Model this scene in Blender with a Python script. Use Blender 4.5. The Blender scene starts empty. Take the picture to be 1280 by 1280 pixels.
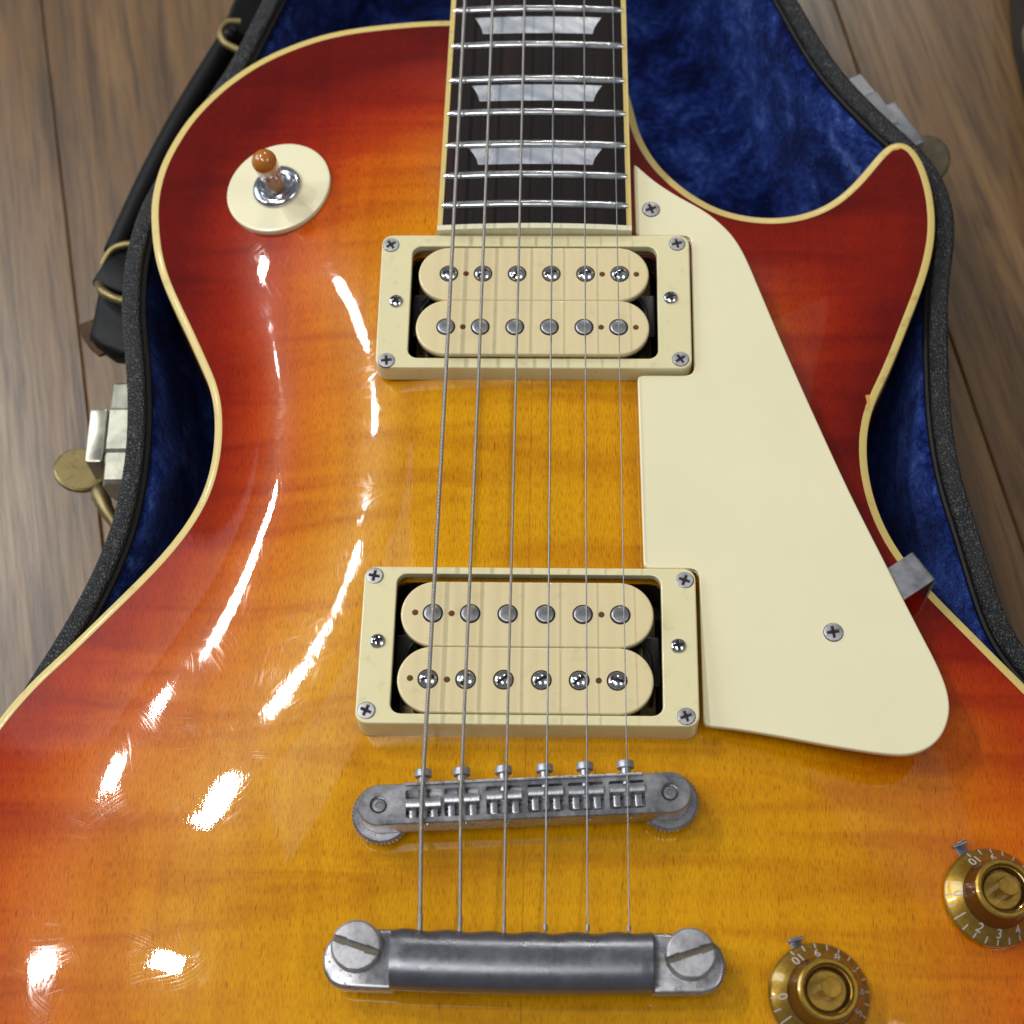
import bpy, math, random
import numpy as np
from mathutils import Vector, Matrix, Euler
from mathutils.geometry import delaunay_2d_cdt
random.seed(4); rng = np.random.default_rng(7)
MM = 0.001
R = math.radians
scene = bpy.context.scene
col = scene.collection

# ------------------------------------------------------------------ camera
cam_data = bpy.data.cameras.new('camera'); cam = bpy.data.objects.new('camera', cam_data); col.objects.link(cam)
cam.location = (11.939*MM, -126.582*MM, 457.666*MM)
cam.rotation_euler = (0.426, 0.028, 0.020)
cam_data.sensor_width = 36; cam_data.lens = 2260.06/1280*36
cam_data.clip_start = 0.02; cam_data.clip_end = 50
cam_data.dof.use_dof = True; cam_data.dof.focus_distance = 0.492; cam_data.dof.aperture_fstop = 15
scene.camera = cam
# ------------------------------------------------------------------ world and lamps
world = bpy.data.worlds.new('World'); scene.world = world; world.use_nodes = True
bg = world.node_tree.nodes['Background']
bg.inputs[0].default_value = (0.86, 0.93, 1.0, 1); bg.inputs[1].default_value = 0.15

def area(name, direction, dist, size, power, color=(1, 1, 1), target=(0, 60, 0), spin=0.0):
    d = Vector(direction).normalized(); t = Vector(target)*MM
    L = bpy.data.lights.new(name, 'AREA'); L.shape = 'RECTANGLE'; L.size, L.size_y = size
    L.energy = power; L.color = color
    o = bpy.data.objects.new(name, L); col.objects.link(o)
    o.location = t + d*dist
    q = d.to_track_quat('Z', 'Y'); o.rotation_mode = 'QUATERNION'
    o.rotation_quaternion = q @ Euler((0, 0, spin)).to_quaternion()
    return o
LAMPS = [     # direction, size (m), power (W), colour: the row of ceiling fittings to the left, the far row above the neck, added fill panels last
    ((-0.58, 0.19, 1.0), (0.055, 0.09), 4.6, (1.0, 0.97, 0.92), (-105, -42, 0)),
    ((-0.57, 0.455, 1.0), (0.08, 0.06), 4.8, (1.0, 0.97, 0.92), (-92, 0, 0)),
    ((-0.57, 0.535, 1.0), (0.034, 0.05), 2.6, (1.0, 0.97, 0.92), (-60, 55, 0)),
    ((-0.61, 0.645, 1.0), (0.045, 0.08), 4.2, (1.0, 0.97, 0.92), (-76, 75, 0)),
    ((-1.25, 0.10, 1.0), (0.12, 0.5), 5.5, (1.0, 0.97, 0.92)),
    ((-0.37, 0.40, 1.0), (0.36, 0.30), 0.28, (0.80, 0.90, 1.0)),
    ((0.00, 1.30, 1.0), (0.04, 0.04), 1.8, (1.0, 0.95, 0.85)),
    ((0.11, 1.30, 1.0), (0.04, 0.04), 1.8, (1.0, 0.95, 0.85)),
    ((0.23, 1.30, 1.0), (0.04, 0.04), 1.8, (1.0, 0.95, 0.85)),
    ((0.74, 0.56, 1.0), (1.3, 0.6), 0.5, (1.0, 0.97, 0.92)),
    ((-0.24, -0.24, 1.0), (1.0, 0.36), 11.5, (1.0, 0.97, 0.92)),  # added fill panel overhead behind the camera, not a known fitting
    ((0.70, -0.20, 1.0), (0.7, 0.5), 5.5, (1.0, 0.97, 0.92)),  # added fill panel to the right, softens the string shadows
]
for d, s, p, c, *tg in LAMPS:
    area('ceiling_or_fill_lamp', d, 2.0, s, p, c, tg[0] if tg else (0, 60, 0))
area('window_light', (-2.1, 0.9, 1.0), 2.6, (1.4, 1.0), 22, (0.74, 0.87, 1.0))
scene.view_settings.view_transform = 'Standard'; scene.view_settings.look = 'None'
scene.view_settings.exposure = -0.06; scene.view_settings.gamma = 1.0
scene.render.engine = 'CYCLES'

# ------------------------------------------------------------------ node helpers
def srgb(r, g, b):
    f = lambda c: (c/255/12.92) if c/255 <= .04045 else ((c/255+.055)/1.055)**2.4
    return (f(r), f(g), f(b), 1)
class NT:
    def __init__(s, name):
        s.m = bpy.data.materials.new(name); s.m.use_nodes = True; s.t = s.m.node_tree
        s.b = s.t.nodes['Principled BSDF']
    def n(s, typ, **kw):
        x = s.t.nodes.new(typ)
        for k, v in kw.items():
            if k.startswith('i_'): 
                key = k[2:]; key = int(key) if key.isdigit() else key.replace('_', ' ')
                x.inputs[key].default_value = v
            else: setattr(x, k, v)
        return x
    def l(s, a, b): s.t.links.new(a, b)
    def set(s, **kw):
        for k, v in kw.items(): s.b.inputs[k.replace('_', ' ')].default_value = v
    def coords(s, scale=(1, 1, 1), rot=(0, 0, 0), out='Object'):
        tc = s.n('ShaderNodeTexCoord'); mp = s.n('ShaderNodeMapping')
        mp.inputs['Scale'].default_value = scale; mp.inputs['Rotation'].default_value = rot
        s.l(tc.outputs[out], mp.inputs[0]); return mp.outputs[0]
    def noise(s, vec, scale, detail=3, rough=.5, dist=0):
        x = s.n('ShaderNodeTexNoise'); x.inputs['Scale'].default_value = scale; x.inputs['Detail'].default_value = detail
        x.inputs['Roughness'].default_value = rough; x.inputs['Distortion'].default_value = dist
        s.l(vec, x.inputs['Vector']); return x.outputs['Fac']
    def ramp(s, fac, stops, interp='LINEAR'):
        r = s.n('ShaderNodeValToRGB'); cr = r.color_ramp; cr.interpolation = interp
        while len(cr.elements) < len(stops): cr.elements.new(0.5)
        for e, (p, c) in zip(cr.elements, stops):
            e.position = p; e.color = c if len(c) == 4 else (*c, 1)
        s.l(fac, r.inputs[0]); return r.outputs[0]
    def rng_(s, fac, a, b, c, d):
        r = s.n('ShaderNodeMapRange'); 
        for i, v in zip((1, 2, 3, 4), (a, b, c, d)): r.inputs[i].default_value = v
        s.l(fac, r.inputs[0]); return r.outputs[0]
    def math(s, op, a, b=None, c=None):
        x = s.n('ShaderNodeMath', operation=op)
        for i, v in enumerate((a, b, c)):
            if v is None: continue
            if isinstance(v, (int, float)): x.inputs[i].default_value = v
            else: s.l(v, x.inputs[i])
        return x.outputs[0]
    def mix(s, fac, a, b, mode='MIX'):
        x = s.n('ShaderNodeMix', data_type='RGBA', blend_type=mode)
        for i, v in ((0, fac), (6, a), (7, b)):
            if isinstance(v, (int, float)): x.inputs[i].default_value = v
            elif isinstance(v, tuple): x.inputs[i].default_value = v
            else: s.l(v, x.inputs[i])
        return x.outputs[2]
    def bump(s, h, strength, dist, target='Normal', prev=None):
        b = s.n('ShaderNodeBump'); b.inputs['Strength'].default_value = strength; b.inputs['Distance'].default_value = dist
        s.l(h, b.inputs['Height'])
        if prev is not None: s.l(prev, b.inputs['Normal'])
        if target: s.l(b.outputs[0], s.b.inputs[target])
        return b.outputs[0]

def simple(name, color, rough=.4, metal=0., coat=0., noise_amt=.08, nscale=60, bump=0., spec=.5, rvar=.1):
    k = NT(name); v = k.coords((1000*.001,)*3)
    f = k.noise(v, nscale, 4, .6)
    a = tuple(max(0, c*(1-noise_amt)) for c in color[:3])+(1,); b = tuple(min(1, c*(1+noise_amt)) for c in color[:3])+(1,)
    k.l(k.ramp(f, [(.3, a), (.7, b)]), k.b.inputs['Base Color'])
    k.l(k.rng_(k.noise(v, nscale*3, 3, .6), .3, .7, max(0, rough-rvar*.5), rough+rvar*.5), k.b.inputs['Roughness'])
    k.set(Metallic=metal, Coat_Weight=coat, Coat_Roughness=.06)
    k.b.inputs['Specular IOR Level'].default_value = spec
    if bump: k.bump(k.noise(v, nscale*6, 3, .6), bump, .0002)
    return k.m

# ---- lacquered maple top
def scratches(k, seeds, scale, thin, stretch=60.):
    """thin hairlines in several directions; returns 0..1 factor"""
    tot = None
    for i, ang in enumerate(seeds):
        v = k.coords((scale, scale/stretch, 1), (0, 0, 0))
        mp = v.node
        pre = k.n('ShaderNodeMapping'); pre.inputs['Rotation'].default_value = (0, 0, ang)
        pre.inputs['Location'].default_value = (i*.37, i*.21, 0)
        tc = k.n('ShaderNodeTexCoord')
        # slow curl so that the hairlines bend
        nz = k.n('ShaderNodeTexNoise'); nz.inputs['Scale'].default_value = 14; k.l(tc.outputs['Object'], nz.inputs['Vector'])
        sub = k.n('ShaderNodeVectorMath', operation='MULTIPLY_ADD'); k.l(nz.outputs['Color'], sub.inputs[0])
        sub.inputs[1].default_value = (.05, .05, 0); k.l(tc.outputs['Object'], sub.inputs[2])
        k.l(sub.outputs[0], pre.inputs[0]); k.l(pre.outputs[0], mp.inputs[0])
        f = k.noise(v, 1.0, 1, .4)
        d = k.math('ABSOLUTE', k.math('SUBTRACT', f, .5))
        line = k.rng_(d, 0, thin, 1, 0)
        # break the lines up
        bv = k.coords((1, 1, 1), (0, 0, ang)); br = k.noise(bv, 55+9*i, 2, .5)
        line = k.math('MULTIPLY', line, k.rng_(br, .57, .68, 0, 1))
        tot = line if tot is None else k.math('MAXIMUM', tot, line)
    return tot
SEAM_SLOPE = 0.00000; SEAM_X = -0.000100
def maple():
    k = NT('sunburst_maple')
    at = k.n('ShaderNodeAttribute', attribute_name='burst'); ax = k.n('ShaderNodeAttribute', attribute_name='side')
    # cloud the burst slightly, and the curl of the maple
    vf = k.coords((11, 85, 1), (0, 0, .05)); flame = k.noise(vf, 1.0, 3, .5, .9)
    vf2 = k.coords((75, 10, 1)); vert = k.noise(vf2, 1.0, 2, .5, .3)
    cloud = k.noise(k.coords(), 26, 3, .5)
    b = k.math('ADD', at.outputs['Fac'], k.math('MULTIPLY', k.math('SUBTRACT', cloud, .5), .10))
    b = k.math('ADD', b, k.math('MULTIPLY', k.math('SUBTRACT', flame, .5), .13))
    base = k.ramp(b, [(0.0, srgb(102, 10, 1)), (.14, srgb(140, 27, 2)), (.26, srgb(170, 54, 3)), (.37, srgb(194, 92, 3)),
                      (.52, srgb(200, 118, 3)), (.70, srgb(206, 142, 5)), (1.0, srgb(208, 150, 8))])
    # darker and lighter curl
    fl = k.ramp(flame, [(.34, (.74, .58, .46)), (.47, (.97, .95, .92)), (.60, (1.06, 1.07, 1.05))])
    base = k.mix(.55, base, fl, 'MULTIPLY')
    vl = k.ramp(vert, [(.38, (.86, .78, .66)), (.52, (1, 1, 1))])
    base = k.mix(k.math('MULTIPLY', ax.outputs['Fac'], .55), base, vl, 'MULTIPLY')
    # fine grain and pores running along the body
    g1 = k.noise(k.coords((3600, 420, 1)), 1.0, 3, .6, .2)
    base = k.mix(.8, base, k.ramp(g1, [(.32, (.64, .50, .32)), (.49, (1, 1, 1)), (.66, (1.14, 1.13, 1.05))]), 'MULTIPLY')
    g2 = k.noise(k.coords((2400, 190, 1), (0, 0, .03)), 1.0, 2, .5)
    base = k.mix(.75, base, k.ramp(g2, [(.28, (.42, .22, .08)), (.35, (1, 1, 1))]), 'MULTIPLY')
    g3 = k.noise(k.coords((260, 14, 1)), 1.0, 3, .6, .2)
    base = k.mix(.5, base, k.ramp(g3, [(.35, (.84, .78, .7)), (.6, (1, 1, 1))]), 'MULTIPLY')
    # centre joint
    tc = k.n('ShaderNodeTexCoord'); sp = k.n('ShaderNodeSeparateXYZ'); 
    k.l(tc.outputs['Object'], sp.inputs[0])
    sx_ = k.math('SUBTRACT', sp.outputs[0], k.math('MULTIPLY', k.math('ADD', sp.outputs[1], -.0), SEAM_SLOPE))
    seam = k.rng_(k.math('ABSOLUTE', k.math('SUBTRACT', sx_, SEAM_X)), .00004, .00022, 1, 0)
    sn = k.rng_(k.noise(k.coords((1, 1, 1)), 200, 3, .6), .35, .6, .2, 1)
    base = k.mix(k.math('MULTIPLY', k.math('MULTIPLY', seam, sn), .6), base, srgb(120, 58, 8))
    k.l(base, k.b.inputs['Base Color'])
    k.set(Roughness=.27, Coat_Weight=1.0, Coat_IOR=1.5)
    k.b.inputs['Specular IOR Level'].default_value = .07
    sc = scratches(k, (0.3, 1.0, 1.7, 2.5, 2.95), 1000, .042, 50.)
    wear = k.noise(k.coords(), 18, 3, .6)
    k.l(k.math('ADD', k.rng_(wear, .35, .7, .012, .035), k.math('MULTIPLY', sc, .08)), k.b.inputs['Coat Roughness'])
    wav = k.noise(k.coords((1, 1, 1)), 130, 2, .4)
    fine = k.noise(k.coords((1600, 330, 1)), 1.0, 2, .5)
    n1 = k.bump(wav, .035, .0004, None)
    n2 = k.bump(fine, .045, .0001, None, n1)
    k.l(n2, k.b.inputs['Coat Normal'])
    return k.m
def velvet():
    k = NT('blue_plush'); v = k.coords()
    a = k.noise(v, 34, 4, .65, .5); b = k.noise(v, 420, 3, .7); c = k.noise(k.coords((1, 1, 1), (0, 0, .4)), 90, 4, .7, .8)
    e = k.noise(v, 1500, 2, .7)
    m = k.math('ADD', k.math('MULTIPLY', a, .38), k.math('ADD', k.math('MULTIPLY', c, .30), k.math('ADD', k.math('MULTIPLY', b, .16), k.math('MULTIPLY', e, .16))))
    k.l(k.ramp(m, [(.40, srgb(6, 11, 42)), (.47, srgb(14, 28, 88)), (.54, srgb(40, 66, 146)), (.62, srgb(98, 126, 200))]), k.b.inputs['Base Color'])
    k.set(Roughness=.9, Sheen_Weight=.3, Sheen_Roughness=.4, Sheen_Tint=srgb(110, 140, 240))
    k.b.inputs['Specular IOR Level'].default_value = .1
    h = k.math('ADD', k.math('ADD', b, k.math('MULTIPLY', c, 1.6)), k.math('MULTIPLY', e, .5)); k.bump(h, 1., .0016)
    return k.m
def vinyl(name='black_vinyl', base=(38, 39, 42)):
    k = NT(name); v = k.coords()
    vo = k.n('ShaderNodeTexVoronoi', feature='DISTANCE_TO_EDGE'); vo.inputs['Scale'].default_value = 900
    k.l(v, vo.inputs['Vector'])
    n = k.noise(v, 1300, 3, .7); n2 = k.noise(v, 50, 3)
    k.l(k.ramp(n, [(.35, srgb(*(int(c*.72) for c in base))), (.58, srgb(*base)), (.74, srgb(*(int(c*1.9) for c in base)))]), k.b.inputs['Base Color'])
    k.l(k.rng_(n2, .3, .7, .34, .55), k.b.inputs['Roughness'])
    hh = k.math('ADD', k.rng_(vo.outputs['Distance'], 0, .25, 0, 1), k.math('MULTIPLY', n, .8)); k.bump(hh, .8, .0004)
    return k.m
def floorwood():
    k = NT('floor_plank_wood'); oi = k.n('ShaderNodeObjectInfo')
    v = k.coords((16, 1.2, 1)); off = k.n('ShaderNodeVectorMath', operation='ADD'); k.l(v, off.inputs[0])
    sc = k.n('ShaderNodeMath', operation='MULTIPLY'); k.l(oi.outputs['Random'], sc.inputs[0]); sc.inputs[1].default_value = 40
    k.l(sc.outputs[0], off.inputs[1]); v = off.outputs[0]
    a = k.noise(v, 2.2, 5, .62, 1.2)
    v3 = k.coords((420, 22, 1)); b = k.noise(v3, 1.0, 4, .7, .3)
    v4 = k.coords((95, 7, 1)); c = k.noise(v4, 1.0, 4, .6, .8)
    base = k.ramp(a, [(.30, srgb(90, 64, 36)), (.5, srgb(114, 84, 50)), (.7, srgb(130, 100, 64))])
    base = k.mix(.9, base, k.ramp(b, [(.34, (.42, .38, .34)), (.55, (1, 1, 1))]), 'MULTIPLY')
    base = k.mix(.9, base, k.ramp(c, [(.33, (.40, .36, .34)), (.5, (1, 1, 1))]), 'MULTIPLY')
    k.l(base, k.b.inputs['Base Color'])
    k.l(k.rng_(b, .3, .7, .46, .28), k.b.inputs['Roughness'])
    k.set(Coat_Weight=.6, Coat_Roughness=.27)
    k.bump(b, .25, .0004)
    return k.m
def fretwood():
    k = NT('dark_rosewood')
    b = k.noise(k.coords((700, 26, 1)), 1.0, 4, .65, .2); a = k.noise(k.coords((90, 6, 1)), 1.0, 3, .6)
    base = k.ramp(a, [(.35, srgb(14, 9, 10)), (.6, srgb(27, 16, 15)), (.75, srgb(44, 23, 17))])
    base = k.mix(.8, base, k.ramp(b, [(.36, (.35, .33, .33)), (.55, (1, 1, 1))]), 'MULTIPLY')
    k.l(base, k.b.inputs['Base Color']); k.set(Roughness=.58); k.bump(b, .3, .0003)
    k.b.inputs['Specular IOR Level'].default_value = .2
    return k.m
def pearl():
    k = NT('pearloid_inlay'); v = k.coords((1, 1, 1), (0, 0, .5))
    w = k.noise(k.coords((30, 60, 1), (0, 0, -.6)), 1.0, 3, .5, 2.2); v2 = k.noise(v, 70, 2, .5, 1.)
    k.l(k.ramp(w, [(.3, srgb(140, 146, 158)), (.45, srgb(164, 170, 182)), (.55, srgb(200, 202, 206)), (.68, srgb(148, 154, 168))]), k.b.inputs['Base Color'])
    k.l(k.rng_(v2, .3, .7, .16, .4), k.b.inputs['Roughness']); k.set(Metallic=.15, Coat_Weight=.25, Coat_Roughness=.05)
    return k.m
def cream(name, c, rough=.3, coat=.35, dirt=.0):
    k = NT(name); v0 = k.coords(); oi = k.n('ShaderNodeObjectInfo'); ad = k.n('ShaderNodeVectorMath', operation='ADD')
    k.l(v0, ad.inputs[0]); k.l(oi.outputs['Random'], ad.inputs[1]); v = ad.outputs[0]
    n = k.noise(v, 30, 4, .6); n2 = k.noise(v, 240, 4, .65)
    base = k.ramp(n, [(.3, tuple(x*.96 for x in c[:3])+(1,)), (.7, c)])
    base = k.mix(dirt, base, k.ramp(n2, [(.30, srgb(150, 120, 66)), (.42, (1, 1, 1))]), 'MULTIPLY')
    k.l(base, k.b.inputs['Base Color'])
    k.l(k.rng_(n2, .3, .7, rough-.02, rough+.03), k.b.inputs['Roughness'])
    k.set(Coat_Weight=coat, Coat_Roughness=.08, Subsurface_Weight=.08, Subsurface_Scale=.001)
    k.b.inputs['Subsurface Radius'].default_value = (1, .7, .3)
    return k.m
def metal(name, c, rough, pit=.0, pc=srgb(70, 68, 60), bump=.15, sc=900, mt=.8, tarn=.68):
    k = NT(name); v = k.coords()
    n = k.noise(v, sc, 4, .7); n2 = k.noise(v, sc*.18, 4, .65)
    base = k.ramp(n2, [(.36, tuple(x*tarn for x in c[:3])+(1,)), (.6, c)])
    spots = k.rng_(n, .57, .68, 0, pit)
    base = k.mix(spots, base, pc)
    k.l(base, k.b.inputs['Base Color'])
    k.l(k.math('ADD', k.rng_(n2, .3, .7, rough*.75, rough*1.25), k.math('MULTIPLY', spots, .4)), k.b.inputs['Roughness'])
    k.l(k.rng_(spots, 0, 1, mt, .2), k.b.inputs['Metallic'])
    k.bump(n, bump, .00015)
    return k.m
def wound(name, pitch_mm):
    k = NT(name); tc = k.n('ShaderNodeTexCoord'); sp = k.n('ShaderNodeSeparateXYZ'); k.l(tc.outputs['Object'], sp.inputs[0])
    w = k.math('SINE', k.math('MULTIPLY', k.math('ADD', sp.outputs[1], k.math('MULTIPLY', sp.outputs[0], .15)), 2*math.pi/(pitch_mm*MM)))
    h = k.rng_(w, -1, 1, 0, 1)
    k.l(k.ramp(h, [(.0, srgb(84, 80, 78)), (.5, srgb(172, 168, 164)), (1, srgb(214, 210, 206))]), k.b.inputs['Base Color'])
    k.set(Metallic=.85, Roughness=.36); k.bump(h, .6, pitch_mm*MM*.35)
    return k.m
M = dict(
    maple=maple(), plush=velvet(), vinyl=vinyl(), floor=floorwood(), rosewood=fretwood(), pearl=pearl(),
    binding=cream('aged_binding', srgb(210, 187, 112), .42, .15, .3),
    pick=cream('cream_pickguard_plastic', srgb(230, 223, 188), .3, .3, .0),
    ring=cream('cream_ring_plastic', srgb(222, 213, 170), .3, .35, .15),
    bobbin=cream('aged_cream_bobbin', srgb(220, 204, 160), .34, .35, .1),
    endbind=cream('white_end_binding', srgb(226, 220, 190), .3, .5, .1),
    nickel=metal('worn_nickel', srgb(174, 174, 180), .30, .8, mt=.85),
    tail=metal('dull_grey_nickel', srgb(124, 126, 134), .30, .15, srgb(90, 88, 84), tarn=.9),
    chrome=metal('bright_chrome', srgb(206, 208, 214), .14, .25, srgb(110, 106, 96), .06, mt=.95),
    steel=metal('grey_steel', srgb(182, 182, 188), .45, .35, mt=.7),
    pole=metal('dull_pole_steel', srgb(164, 165, 170), .32, .3),
    fret=metal('fret_wire', srgb(214, 216, 220), .2, .05, bump=.03, mt=.9),
    saddle=metal('dark_saddle_steel', srgb(178, 180, 186), .24, .35),
    plain=metal('plain_steel_string', srgb(150, 150, 154), .34, .1, bump=.02),
    gold=metal('gold_paint', srgb(196, 158, 62), .36, .06, srgb(120, 84, 30), .05, 500),
    brass=metal('aged_brass', srgb(150, 134, 92), .45, .5, srgb(92, 80, 50), .3, 500),
    latch=metal('latch_nickel', srgb(186, 186, 172), .32, .35, srgb(120, 112, 84), .1, 400),
    bracket=metal('galvanised_bracket', srgb(150, 152, 158), .5, .45, srgb(110, 110, 112), .3),
    recessdark=simple('dark_recess', srgb(40, 30, 22), .9, 0, 0, .4, 2000, .5),  # dark colour laid into screw recesses and round the poles
    slotgrime=simple('grey_slot_dirt', srgb(120, 114, 100), .9, 0, 0, .5, 2500, 1.),
    black=simple('black_plastic', srgb(16, 16, 18), .4), cavity=simple('dark_stained_cavity', srgb(34, 16, 9), .7, bump=.4),
    mahog=simple('red_brown_mahogany', srgb(96, 30, 14), .3, coat=.6), amber=simple('amber_switch_tip', srgb(176, 106, 30), .2, coat=.9),
    palet=simple('pale_tan_switch_tip', srgb(168, 120, 70), .42, coat=.1, noise_amt=.12, nscale=200), leather=simple('black_leather', srgb(15, 15, 17), .5, spec=.22, noise_amt=.3, nscale=300, bump=.5),
    hole=simple('brown_hole', srgb(96, 58, 24), .9), print=simple('pale_grey_print', srgb(176, 168, 158), .5), olddisc=simple('dull_brown_metal', srgb(84, 74, 56), .6, .3, noise_amt=.3, nscale=300),
    torn=simple('torn_brown_leather', srgb(74, 54, 32), .9, noise_amt=.4, nscale=400, bump=1.),
    barewood=simple('bare_wood_chip', srgb(206, 150, 70), .6),
)
M['wound_e'] = wound('wound_string_heavy', .42); M['wound_a'] = wound('wound_string_medium', .36); M['wound_d'] = wound('wound_string_light', .30)

# ------------------------------------------------------------------ object helpers (all lengths in mm)
WL = {}                       # world location (mm) of every object
def tag(o, label=None, cat=None, group=None, kind=None):
    if label: o['label'] = label
    if cat: o['category'] = cat
    if group: o['group'] = group
    if kind: o['kind'] = kind
    return o
def empty(name, loc, parent=None):
    o = bpy.data.objects.new(name, None); col.objects.link(o); o.empty_display_size = .01
    link(o, loc, parent); return o
def link(o, loc, parent):
    WL[o] = np.array(loc, float)
    if parent is not None: o.parent = parent; o.location = Vector(WL[o]-WL[parent])*MM
    else: o.location = Vector(WL[o])*MM
def mesh(name, verts, faces, mats, smooth=38, mi=None):
    me = bpy.data.meshes.new(name); me.from_pydata([tuple(float(c)*MM for c in v) for v in verts], [], faces)
    for m in (mats if isinstance(mats, (list, tuple)) else [mats]): me.materials.append(M[m])
    if mi is not None: me.polygons.foreach_set('material_index', mi)
    me.validate(); me.update()
    if smooth:
        me.polygons.foreach_set('use_smooth', [True]*len(me.polygons)); me.set_sharp_from_angle(angle=R(smooth))
    return me
def put(name, me, loc, parent=None, rot=(0, 0, 0), scale=None):
    o = bpy.data.objects.new(name, me); col.objects.link(o); link(o, loc, parent); o.rotation_euler = rot
    if scale: o.scale = scale
    return o
def obj(name, verts, faces, mat, parent=None, smooth=38, origin=None, mi=None):
    v = np.array(verts, float)
    c = np.array(origin, float) if origin is not None else np.array([*(v[:, :2].min(0)+v[:, :2].max(0))/2, v[:, 2].min()])
    return put(name, mesh(name, v-c, faces, mat, smooth, mi), c, parent)
class MB:
    def __init__(s): s.v = []; s.f = []; s.mi = []
    def add(s, v, f, mi=0):
        k = len(s.v); s.v += [tuple(p) for p in v]; s.f += [tuple(i+k for i in q) for q in f]; s.mi += [mi]*len(f); return s
    def obj(s, name, mat, parent=None, **kw): return obj(name, s.v, s.f, mat, parent, mi=s.mi, **kw)
    def mesh(s, name, mat, smooth=38): return mesh(name, s.v, s.f, mat, smooth, s.mi)
def loft(loops, cap0=False, cap1=False, closed_stack=False):
    n = len(loops[0]); v = [tuple(p) for l in loops for p in l]; f = []
    m = len(loops); rr = range(m if closed_stack else m-1)
    for a in rr:
        b = (a+1) % m
        for i in range(n):
            j = (i+1) % n; f.append((a*n+i, a*n+j, b*n+j, b*n+i))
    if cap0: f.append(tuple(range(n))[::-1])
    if cap1: f.append(tuple(range((m-1)*n, m*n)))
    return v, f
def lathe(profile, n=40, cap0=True, cap1=True, c=(0, 0)):
    return loft([[(c[0]+r*math.cos(2*math.pi*i/n), c[1]+r*math.sin(2*math.pi*i/n), z) for i in range(n)] for r, z in profile], cap0, cap1)
def rrect(w, h, r, z, cx=0, cy=0, n=6, tilt=None):
    p = []
    for sx, sy, a0 in ((1, 1, 0), (-1, 1, 90), (-1, -1, 180), (1, -1, 270)):
        for i in range(n+1):
            a = R(a0+90*i/n); x = cx+sx*(w/2-r)+r*math.cos(a); y = cy+sy*(h/2-r)+r*math.sin(a)
            p.append((x, y, z+(tilt(x, y) if tilt else 0)))
    return p
def bevbox(w, d, h, b=.3, r=None, z0=0, cx=0, cy=0, n=3):
    r = r or b*1.2
    return loft([rrect(w-b, d-b, r, z0, cx, cy, n), rrect(w, d, r+b/2, z0+b*.5, cx, cy, n), rrect(w, d, r+b/2, z0+h-b, cx, cy, n),
                 rrect(w-.6*b, d-.6*b, r, z0+h-.3*b, cx, cy, n), rrect(w-2*b, d-2*b, max(.05, r-b/2), z0+h, cx, cy, n)], True, True)
def tube(pts, rad, n=12, caps=True):
    pts = [Vector(p) for p in pts]; rads = rad if isinstance(rad, (list, tuple)) else [rad]*len(pts)
    loops = []; up = Vector((0, 0, 1))
    for i, p in enumerate(pts):
        t = (pts[min(i+1, len(pts)-1)]-pts[max(i-1, 0)]).normalized()
        a = t.cross(up); a = a.normalized() if a.length > 1e-4 else Vector((1, 0, 0))
        if loops and a.dot(pa) < 0: a = -a
        pa = a; b = a.cross(t).normalized()
        loops.append([tuple(p+(a*math.cos(2*math.pi*j/n)+b*math.sin(2*math.pi*j/n))*rads[i]) for j in range(n)])
    return loft(loops, caps, caps)
def xf(vf, loc=(0, 0, 0), rot=(0, 0, 0)):
    m = Euler(rot).to_matrix(); return [tuple(m @ Vector(v)+Vector(loc)) for v in vf[0]], vf[1]
def catmull(P, step=1.5, closed=True):
    P = np.array(P, float); n = len(P); out = []
    for i in range(n if closed else n-1):
        g = lambda k: P[k % n] if closed else P[min(max(k, 0), n-1)]
        p0, p1, p2, p3 = g(i-1), g(i), g(i+1), g(i+2)
        a = .5; t0 = 0; d = lambda u, w: max(np.linalg.norm(w-u), 1e-3)**a
        t1 = t0+d(p0, p1); t2 = t1+d(p1, p2); t3 = t2+d(p2, p3)
        m = max(1, int(round(np.linalg.norm(p2-p1)/step)))
        for q in range(m):
            t = t1+(t2-t1)*q/m
            A1 = (t1-t)/(t1-t0)*p0+(t-t0)/(t1-t0)*p1 if t1 > t0 else p1
            A2 = (t2-t)/(t2-t1)*p1+(t-t1)/(t2-t1)*p2; A3 = (t3-t)/(t3-t2)*p2+(t-t2)/(t3-t2)*p3 if t3 > t2 else p2
            B1 = (t2-t)/(t2-t0)*A1+(t-t0)/(t2-t0)*A2; B2 = (t3-t)/(t3-t1)*A2+(t-t1)/(t3-t1)*A3
            out.append((t2-t)/(t2-t1)*B1+(t-t1)/(t2-t1)*B2)
    if not closed: out.append(P[-1])
    return np.array(out)
def normals2(P):
    d = np.roll(P, -1, 0)-np.roll(P, 1, 0); d /= np.linalg.norm(d, axis=1)[:, None]+1e-9
    n = np.c_[-d[:, 1], d[:, 0]]
    area2 = np.sum(P[:, 0]*np.roll(P[:, 1], -1)-np.roll(P[:, 0], -1)*P[:, 1])
    return n if area2 > 0 else -n          # inward
def offset(P, d):
    Q = P+normals2(P)*d
    for _ in range(2): Q = .5*Q+.25*(np.roll(Q, 1, 0)+np.roll(Q, -1, 0))
    return Q
def smooth_loop(P, it):
    for _ in range(it): P = .5*P+.25*(np.roll(P, 1, 0)+np.roll(P, -1, 0))
    return P
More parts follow.
